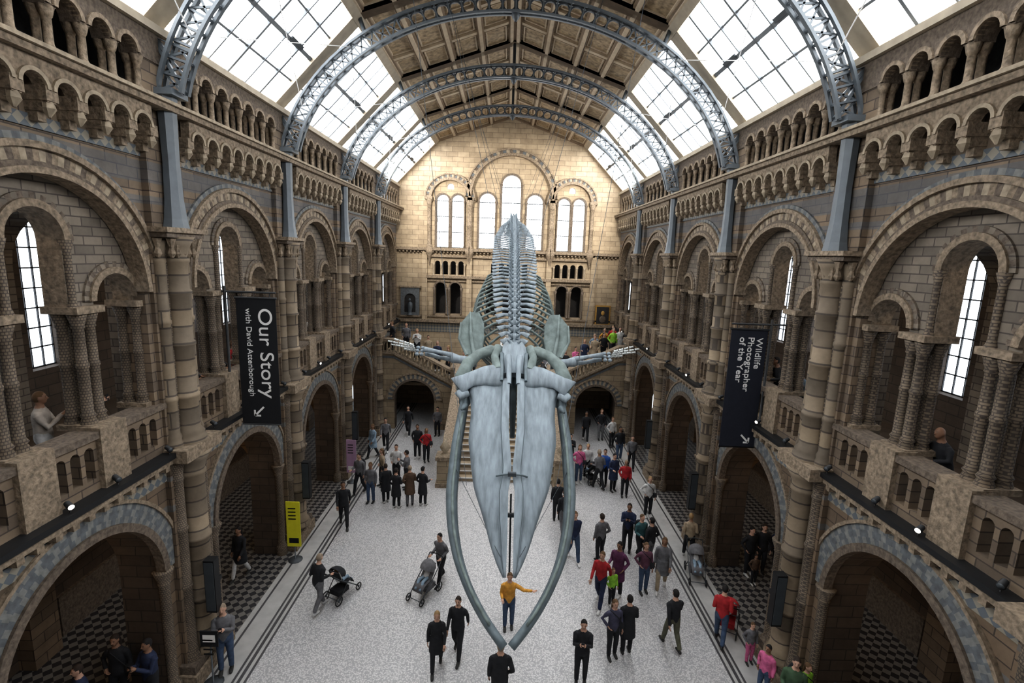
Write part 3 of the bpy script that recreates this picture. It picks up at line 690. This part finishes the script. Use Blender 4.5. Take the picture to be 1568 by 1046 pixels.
# ------------------------------------------------------------------ people
HAIR=[(.03,.02,.015),(.012,.01,.01),(.12,.07,.035),(.25,.2,.15),(.3,.2,.1)]
SK=simple('skin_light',(.50,.31,.23),.6,0,.06); SK2=simple('skin_brown',(.25,.14,.09),.6,0,.06)
_mc={}
def colm(kind,c):
    key=(kind,c)
    if key not in _mc: _mc[key]=simple(kind+'_%d'%len(_mc),c,.85,0,.25,9,.3)
    return _mc[key]
PMATS=[simple('person_part_%d'%i,(.5,.5,.5)) for i in range(6)]
def person_mesh(pose):
    b=MB(); mats=PMATS
    coat=pose.get('coat',False)
    segs=[]
    lean=pose.get('lean',0)
    def up(x,y,z):
        f=max(0,z-.95); return (x,y+f*lean,z)
    bf=.93 if pose.get('hair')=='long' else 1.0
    rings=[(.80,.13,.10),(.86,.172,.13),(.92,.182,.135),(1.0,.178,.13),(1.09,.166,.124),(1.18,.17,.128),(1.28,.185,.132),(1.35,.18,.122),(1.395,.155,.105),(1.43,.115,.085),(1.46,.075,.07),(1.50,.058,.06),(1.58,.055,.06)]
    b.tube([up(0,0,z) for z,_,_ in rings],[(rx*bf,ry*bf) for _,rx,ry in rings],24,mats[2],up=(0,1,0))
    segs+= [(up(0,0,.96),up(0,0,1.4),2,-.01),(up(0,0,.80),up(0,0,.86),2 if coat else 3,.06),(up(0,0,1.50),up(0,0,1.55),0,0)]
    b.tube([up(0,-.005,1.43),up(0,0,1.475)],[(.085,.08),(.07,.072)],16,mats[2],up=(0,1,0))
    hc=Vector(up(0,.02,1.63))
    b.ellip(hc,(.074,.092,.108),mats[0],16,12); b.ellip(hc+Vector((0,.022,-.055)),(.054,.066,.06),mats[0],12,8)
    b.tube([hc+Vector((0,.085,.015)),hc+Vector((0,.112,-.018)),hc+Vector((0,.085,-.03))],[.009,.016,.01],6,mats[0],up=(1,0,0))
    for sg in (-1,1): b.ellip(hc+Vector((sg*.077,.0,-.005)),(.013,.022,.032),mats[0],8,6)
    segs.append((hc-Vector((0,0,.05)),hc+Vector((0,0,.05)),0,-.03))
    legs=pose['legs']
    for i,sg in enumerate((-1,1)):
        fy,lift=legs[i]
        hip=Vector((sg*.088,0,.9)); ank=Vector((sg*.1,fy,.085+lift)); kn=Vector((sg*.1,fy*.5+.03+lift*1.0,.49+lift*.3))
        b.tube([hip,(hip+kn)/2,kn,(kn*.6+ank*.4)+Vector((0,-.012,0)),ank+Vector((0,0,.02))],[.1,.088,.07,.066,.056],14,mats[3],up=(1,0,0))
        b.tube([ank+Vector((0,-.06,-.035)),ank+Vector((0,.0,-.035)),ank+Vector((0,.11,-.05)),ank+Vector((0,.18,-.058))],[(.036,.045),(.045,.052),(.048,.034),(.034,.024)],10,mats[4])
        segs+=[(hip,kn,3,0),(kn,ank+Vector((0,0,.03)),3,0),(ank+Vector((0,-.04,-.045)),ank+Vector((0,.17,-.055)),4,-.02)]
    if coat:
        b.tube([(0,0,1.0),(0,0,.8),(0,.0,.55)],[(.178,.135),(.2,.155),(.215,.18)],24,mats[2],up=(0,1,0)); segs.append(((0,0,.95),(0,0,.66),2,-.12))
    wr=[]
    for i,sg in enumerate((-1,1)):
        sh=Vector(up(sg*.165*bf,0,1.365)); e_,h_=pose['arms'][i]; elb=Vector((sg*e_[0],e_[1],e_[2])); wri=Vector((sg*h_[0],h_[1],h_[2]))
        lateral=abs((elb-sh).x)>.15
        b.tube([sh+Vector((-sg*.03,0,.005)),sh+Vector((sg*.02,0,-.03)),(sh+elb)/2+Vector((sg*.008,0,0)),elb,(elb+wri)/2,wri],[.062,.064,.056,.05,.045,.037],14,mats[2],up=(0,0,1) if lateral else (1,0,0))
        segs+=[(sh,elb,2,-.01),(elb,wri,2,-.01)]; wr.append((elb,wri,sg))
    if pose.get('pack'):
        b.tube([up(0,-.19,.98),up(0,-.2,1.05),up(0,-.2,1.3),up(0,-.18,1.42)],[(.11,.06),(.145,.085),(.14,.08),(.09,.05)],14,mats[5],up=(0,1,0)); segs.append((up(0,-.24,1.05),up(0,-.22,1.38),5,-.06))
    me=bpy.data.meshes.new('p'); me.from_pydata(b.v,[],b.f); ob=bpy.data.objects.new('p',me); bpy.context.scene.collection.objects.link(ob)
    md=ob.modifiers.new('r','REMESH'); md.mode='VOXEL'; md.voxel_size=.0135
    sm=ob.modifiers.new('s','SMOOTH'); sm.iterations=3; sm.factor=.5
    dg=bpy.context.evaluated_depsgraph_get(); dg.update(); m2=bpy.data.meshes.new_from_object(ob.evaluated_get(dg)); bpy.data.objects.remove(ob)
    out=MB(); out.mats=list(mats); out.v=[tuple(v.co) for v in m2.vertices]
    S=[(Vector(a),Vector(c_),l,bi) for a,c_,l,bi in segs]
    for p in m2.polygons:
        c_=p.center; best=9;lab=2
        for a,d,l,bi in S:
            ab=d-a; t=max(0,min(1,(c_-a).dot(ab)/ab.length_squared)); q=(c_-(a+ab*t)).length+bi
            if q<best: best=q;lab=l
        out.f.append(tuple(p.vertices)); out.m.append(lab); out.sm.append(True)
    lh=pose.get('hair','short'); nu,nvv=20,14; R=(.082,.1,.114); hcc=hc+Vector((0,-.012,.008))
    vs=[];fs=[]
    for i in range(nvv+1):
        th=pi*i/nvv
        for k in range(nu):
            a=2*pi*k/nu; vs.append(hcc+Vector((R[0]*math.sin(th)*math.cos(a),R[1]*math.sin(th)*math.sin(a),R[2]*math.cos(th))))
    for i in range(nvv):
        for k in range(nu):
            k2=(k+1)%nu; q=(i*nu+k,i*nu+k2,(i+1)*nu+k2,(i+1)*nu+k); cc=sum((vs[j] for j in q),Vector())/4-hc
            if cc.z>.075 or (cc.y<.0 and cc.z>-.065) or (cc.z>.03 and cc.y<.05): fs.append(q)
    if lh!='bald': out.add(vs,fs,mats[1],True)
    if lh=='long':
        out.tube([hc+Vector((0,-.045,.05)),hc+Vector((0,-.07,-.05)),hc+Vector((0,-.09,-.16)),hc+Vector((0,-.1,-.26))],[(.075,.05),(.085,.05),(.08,.04),(.045,.02)],12,mats[1],up=(0,1,0))
    for sg in (-1,1): out.ellip(hc+Vector((sg*.03,.083,.012)),(.010,.007,.006),mats[1],8,6); out.tube([hc+Vector((sg*.015,.090,.032)),hc+Vector((sg*.045,.078,.032))],.003,4,mats[1])
    out.tube([hc+Vector((-.022,.084,-.058)),hc+Vector((0,.090,-.058)),hc+Vector((.022,.084,-.058))],.003,4,mats[1])
    for elb,wri,sg in wr:
        d=(wri-elb).normalized(); sd=Vector((0,1,0)) if abs(d.y)<.7 else Vector((sg,0,0)); sd=(sd-d*sd.dot(d)).normalized(); nn=d.cross(sd)
        if nn.x*sg>0: nn=-nn
        out.tube([wri-d*.02,wri+d*.03,wri+d*.085],[(.024,.022),(.036,.017),(.038,.014)],8,mats[0],up=nn)
        for j,lf in enumerate((.066,.076,.07,.054)):
            r0=wri+d*.08+sd*(.028-.019*j); out.tube([r0,r0+d*lf*.5+nn*.008,r0+d*lf*.9+nn*.032],[.0088,.008,.006],6,mats[0],up=sd)
        r0=wri+d*.025+sd*.03; out.tube([r0,r0+d*.03+sd*.022,r0+d*.06+sd*.026+nn*.01],[.012,.010,.007],6,mats[0],up=nn)
    if pose.get('phone'):
        c_=(wr[0][1]+wr[1][1])/2+Vector((0,.08,.05)); out.box(c_.x-.04,c_.x+.04,c_.y-.005,c_.y+.005,c_.z-.07,c_.z+.07,mats[5])
    if pose.get('bag'):
        out.tube([(-.2,.02,.84),(-.205,.02,.9),(-.2,.02,1.05)],[(.05,.11),(.065,.12),(.05,.1)],10,mats[5],up=(1,0,0))
        out.tube([(-.2,.1,1.05),(-.1,.14,1.25),(.06,.105,1.4),(.12,.0,1.425),(.06,-.11,1.38),(-.1,-.14,1.2),(-.2,-.05,1.05)],.012,5,mats[5])
    o=MB.obj(out,'pm'); me=o.data; bpy.data.objects.remove(o); return me
down=((.225,-.02,1.12),(.235,.05,.87)); fwd=((.225,.02,1.11),(.19,.26,1.1)); push=((.22,-.05,1.12),(.19,.27,1.03))
swf=((.22,.08,1.12),(.21,.27,.94)); swb=((.22,-.12,1.13),(.225,-.2,.88))
phone=((.2,.12,1.13),(.06,.3,1.3)); reach=((.4,.1,1.27),(.64,.2,1.33)); hip=((.31,-.08,1.15),(.19,.06,1.0))
pocket=((.27,-.08,1.12),(.2,.07,.96)); rail=((.25,.16,1.16),(.14,.36,1.12))
ST=[(-.02,0),(0.05,0)]; WK=[(.27,0),(-.26,.06)]; WK2=[(-.24,.05),(.26,0)]
poses={
 'stand':dict(legs=ST,arms=[down,pocket]), 'standl':dict(legs=ST,arms=[down,hip],hair='long',bag=True),
 'walk':dict(legs=WK,arms=[swb,swf]), 'walkl':dict(legs=WK2,arms=[swf,down],hair='long',coat=True),
 'phone':dict(legs=ST,arms=[phone,phone],phone=True), 'push':dict(legs=WK,arms=[push,push],lean=.12),
 'pack':dict(legs=WK2,arms=[down,fwd],pack=True), 'coat':dict(legs=ST,arms=[pocket,fwd],coat=True),
 'reach':dict(legs=ST,arms=[reach,fwd]), 'bald':dict(legs=ST,arms=[rail,rail],hair='bald',lean=.25), 'lean':dict(legs=ST,arms=[rail,rail],lean=.25),
}
PM={k:person_mesh(v) for k,v in poses.items()}
K=(.015,.016,.02); NV=(.02,.03,.07); GY=(.13,.13,.14); JN=(.05,.08,.14); BG=(.3,.24,.17); W_=(.5,.5,.5); RD=(.33,.02,.025); OR=(.55,.28,.05); GR=(.05,.09,.05); LM=(.25,.5,.05); BL=(.03,.1,.35); PK=(.5,.12,.25); OL=(.1,.1,.07); LB=(.22,.3,.38); BR=(.09,.055,.035); TL=(.04,.1,.11)
def person(x,y,ang,pose,top,pants,hair=0,sc=1,z=0,acc=K,skin=None):
    o=bpy.data.objects.new('person',PM[pose]); bpy.context.scene.collection.objects.link(o)
    if sc==1: sc=random.uniform(.95,1.04)
    o.location=(x,y,z); o.rotation_euler[2]=math.radians(ang); o.scale=(sc,sc,sc)
    ms=[skin or (SK if random.random()<.75 else SK2),colm('hair',HAIR[hair]),colm('cloth',top),colm('cloth',pants),colm('shoe',(.03,.03,.03) if random.random()<.6 else (.5,.5,.5)),colm('cloth',acc)]
    for i,m in enumerate(ms):
        o.material_slots[i].link='OBJECT'; o.material_slots[i].material=m
    return o
def stroller(x,y,ang,fab,child=True,z=0):
    b=MB(); F=colm('fabric',fab)
    for sg in (-1,1):
        b.tube([(sg*.24,-.55,1.02),(sg*.24,-.35,.8),(sg*.25,.1,.42),(sg*.22,.42,.14)],.014,6,'metald'); b.tube([(sg*.25,-.02,.55),(sg*.25,-.38,.12)],.014,6,'metald')
        for yy,r in ((.42,.1),(-.38,.13)):
            b.tube([(sg*.25+.0,yy+r*math.cos(2*pi*k/16),r+.018+r*math.sin(2*pi*k/16)) for k in range(16)],.018,6,'black',up=(1,0,0),closed=True)
            b.tube([(sg*.23,yy,r+.018),(sg*.27,yy,r+.018)],.03,8,'metald')
            for k in range(5): b.tube([(sg*.25,yy,r+.018),(sg*.25,yy+r*math.cos(k*1.257),r+.018+r*math.sin(k*1.257))],.006,4,'metald')
    b.tube([(-.24,-.55,1.02),(0,-.58,1.04),(.24,-.55,1.02)],.018,6,'black')
    b.tube([(-.25,-.38,.15),(.25,-.38,.15)],.012,6,'metald'); b.tube([(-.22,.42,.12),(.22,.42,.12)],.012,6,'metald')
    b.tube([(0,-.3,.95),(0,-.2,.68),(0,-.05,.5),(0,.22,.48),(0,.33,.3)],[(.2,.03),(.21,.035),(.21,.04),(.2,.03),(.18,.02)],8,F,up=(0,1,0) )
    vs=[];fs=[]
    for i in range(7):
        t=-.2+1.35*i/6
        for k in range(9):
            a=pi*k/8; vs.append((.24*math.cos(a),-.22+.30*math.sin(t)*(.35+.65*math.sin(a)),.72+.32*math.cos(t)*(.35+.65*math.sin(a))))
    for i in range(6):
        for k in range(8): fs.append((i*9+k,i*9+k+1,(i+1)*9+k+1,(i+1)*9+k))
    b.add(vs,fs,F,True)
    b.box(-.18,.18,-.3,.1,.2,.34,F)
    if child:
        b.tube([(0,-.08,.56),(0,-.14,.68),(0,-.17,.8)],[(.1,.08),(.11,.08),(.05,.05)],10,colm('cloth',W_),up=(1,0,0)); b.ellip((0,-.15,.9),(.075,.08,.085),SK); b.ellip((0,-.17,.925),(.08,.08,.08),colm('hair',HAIR[2]))
        for sg in (-1,1): b.tube([(sg*.06,-.05,.56),(sg*.08,.15,.57),(sg*.08,.25,.4),(sg*.08,.32,.38)],[.055,.05,.038,.035],8,colm('cloth',LB),up=(1,0,0))
    b.obj('baby_stroller',(x,y,z),math.radians(ang))
PL=[(-4.98,12.35,-25,'push',K,GY,3),(-.95,10.9,170,'walk',K,K,0),(-1.42,10.5,185,'walkl',K,K,4,.9),(-1.75,13.75,150,'push',GY,K,1),
(.33,11.9,180,'reach',OR,JN,2,.95),(.12,9.35,0,'stand',K,K,3),
(-5.7,16.7,200,'walk',K,K,0),(-5.2,18.5,170,'stand',GY,JN,2),(-5.85,19.2,160,'pack',GY,K,1),(-4.6,18.5,30,'coat',K,K,0),(-4.1,18.1,-20,'coat',K,K,1),(-3.6,18.3,10,'coat',BR,GY,3),(-3.1,18.35,-30,'coat',K,K,1),
(-5.1,19.9,120,'standl',BG,K,2),(-4.6,20.4,180,'stand',W_,K,0),(-4.0,19.7,90,'phone',GY,K,1),(-4.15,23.0,180,'stand',K,K,0),(-3.65,22.6,200,'standl',RD,K,2),(-6.3,22.9,150,'walkl',LB,K,2),(-5.9,23.8,190,'walk',GY,K,1),
(2.5,15.0,190,'walk',NV,JN,2),(2.2,17.5,0,'stand',K,K,1),(2.35,16.6,10,'pack',K,GY,0),
(3.5,20.8,180,'standl',PK,JN,2),(3.95,21.3,170,'stand',W_,K,4),(4.3,20.2,20,'push',GY,K,3),(4.6,20.6,160,'stand',BL,K,0),(4.9,20.1,200,'coat',NV,K,1),(5.3,19.6,170,'stand',RD,K,3),(5.85,18.0,180,'standl',W_,K,4),(6.3,22.5,170,'walk',GY,K,0),(5.9,23.4,190,'stand',K,JN,1),(3.3,22.4,180,'phone',K,K,1),
(4.45,15.6,160,'phone',NV,K,0),(4.75,15.1,200,'pack',TL,K,2),(5.0,14.8,30,'stand',K,GY,1),(4.45,13.5,185,'standl',(.12,.05,.08),JN,2),(5.05,13.65,160,'walkl',GY,BG,2),(3.0,12.85,150,'walk',RD,NV,2),(3.35,12.9,200,'stand',LM,K,2,.68),(3.6,13.3,140,'coat',(.1,.03,.08),K,1),(3.4,15.0,20,'stand',GY,K,0),
(2.97,11.0,190,'standl',(.06,.06,.1),K,2,.93),(3.37,11.1,0,'coat',K,K,1),(4.6,11.3,10,'walk',K,OL,1),(2.06,10.2,170,'phone',K,K,1),
(6.45,15.2,-10,'push',BG,K,4),(5.95,11.5,-30,'push',RD,JN,1),(6.45,10.9,180,'stand',GY,PK,2,.66),(6.3,9.9,120,'stand',PK,JN,1,.8),(6.9,9.4,200,'standl',LM,K,2,.8),(7.2,8.9,170,'phone',BL,K,1,.8),(6.5,9.2,150,'pack',GR,K,0),
(8.15,14.5,190,'stand',K,K,1),(8.6,14.6,170,'standl',K,K,0),(9.2,14.7,180,'stand',NV,K,2),(8.1,14.0,180,'stand',BR,K,1,.6),(9.1,13.9,160,'stand',LB,K,4,.6),
(-7.85,13.7,170,'walkl',K,W_,1),(-6.4,10.3,200,'phone',GY,JN,3),(-7.35,9.2,160,'phone',NV,K,1),(-8.1,9.3,190,'standl',K,K,0),(-8.3,8.6,150,'stand',NV,K,0),
(-3.6,26.1,170,'stand',GY,K,1),(-5.2,26.0,180,'walk',K,K,0),(4.6,25.9,175,'walk',K,K,1),(5.5,26.2,180,'standl',K,GY,2),(5.9,25.2,200,'stand',W_,K,2)]
for p in PL: person(*p)
for x,y,a,f in ((-4.55,13.0,-25,K),(-2.15,13.1,150,GY),(4.05,20.95,20,K),(6.35,14.25,170,GY),(6.45,12.1,-30,RD)): stroller(x,y,a,f)
ZG=5.6
for p in [(-8.2,8.45,-60,'phone',(.38,.34,.3),W_,2),(-8.25,9.45,-80,'phone',GY,K,1),(-8.8,7.6,90,'stand',LB,K,0),(-8.0,13.2,-90,'lean',K,K,1),(-8.0,14.3,-100,'phone',RD,K,2),(-8.0,12.0,-90,'lean',GY,JN,3),(-8.05,17.8,-90,'lean',BG,K,0),(-8.05,18.7,-90,'phone',K,K,1),(-8.0,19.6,-90,'lean',W_,K,2),(-8.05,23.2,-90,'lean',GY,K,0),(-8.05,24.4,-90,'stand',NV,K,0),
          (7.98,8.3,90,'bald',K,K,3),(8.0,12.6,90,'lean',LB,K,2),(8.0,13.8,90,'lean',K,K,1),(8.05,18.1,90,'lean',K,K,1),(8.05,19.2,90,'standl',RD,K,2),(8.0,17.4,90,'lean',W_,K,4),(8.05,23.3,90,'lean',K,K,0),(8.05,24.4,100,'stand',BG,K,0)]:
    person(*p,z=ZG)
def stairz(x):
    a=abs(x-O)
    if a<2.9: return 2.6
    return 2.6+1.75*min(11,int((a-2.9)/(3.4/11))+1)/11
for x,y,c_ in ((6.2,27.9,LM),(5.75,28.3,K),(6.65,28.2,W_),(6.45,29.2,RD),(5.2,28.0,BG),(4.7,28.6,NV),(6.0,29.4,OR),(5.4,29.3,LB),(4.1,28.0,PK),(3.6,28.5,K),(-6.5,28.0,K),(-5.8,28.5,GY),(-5.1,28.1,W_),(-4.5,28.4,BG),(-3.9,28.0,NV),(-3.3,28.3,BR),(-2.4,28.3,K),(-1.9,28.7,GY),(2.3,28.4,GY),(2.7,28.0,W_)):
    person(x,y,random.choice((160,200,180,120)),random.choice(('stand','standl','phone','coat')),c_,K,random.randrange(5),z=stairz(x))
# ------------------------------------------------------------------ lights
def point(loc,pw,col,r=.15):
    l=bpy.data.lights.new('fill_light','POINT'); l.energy=pw; l.color=col; l.shadow_soft_size=r
    o=bpy.data.objects.new('fill_light',l); o.location=loc; bpy.context.scene.collection.objects.link(o)
for sd in (-1,1):
    for y in (7.8,13.2,18.5,23.9):
        point((sd*9.2,y,4.4),20,(1,.68,.38)); point((sd*9.0,y,11.5),50,(1,.82,.62))  # added warm fill to lift the dim aisles and galleries, not real fixtures
for x in (-6.2,6.2):
    l=bpy.data.lights.new('wall_washer','SPOT'); l.energy=1900; l.color=(1,.92,.8); l.spot_size=1.5; l.spot_blend=.8; l.shadow_soft_size=.3
    o=bpy.data.objects.new('wall_washer',l); o.location=(x*.95,25.2,14.3); bpy.context.scene.collection.objects.link(o)
    d=Vector((x*.5,YE,12.4))-Vector(o.location); o.rotation_euler=d.to_track_quat('-Z','Y').to_euler()
wd=bpy.data.worlds.new('World'); bpy.context.scene.world=wd; wd.use_nodes=True
wd.node_tree.nodes['Background'].inputs[0].default_value=(.8,.9,1,1); wd.node_tree.nodes['Background'].inputs[1].default_value=1.0
vs_=bpy.context.scene.view_settings; vs_.view_transform='Standard'; vs_.exposure=.6
try: vs_.look='Medium High Contrast'
except Exception: pass
# ------------------------------------------------------------------ camera
cam=bpy.data.cameras.new('camera'); co=bpy.data.objects.new('camera',cam); bpy.context.scene.collection.objects.link(co)
cam.sensor_width=36; cam.lens=17.3; cam.clip_end=200
co.matrix_world=Matrix.Translation((0,0,10))@Matrix.Rotation(math.radians(-.8),4,'Z')@Matrix.Rotation(math.radians(90-9.9),4,'X')@Matrix.Rotation(math.radians(2.0),4,'Z')
bpy.context.scene.camera=co
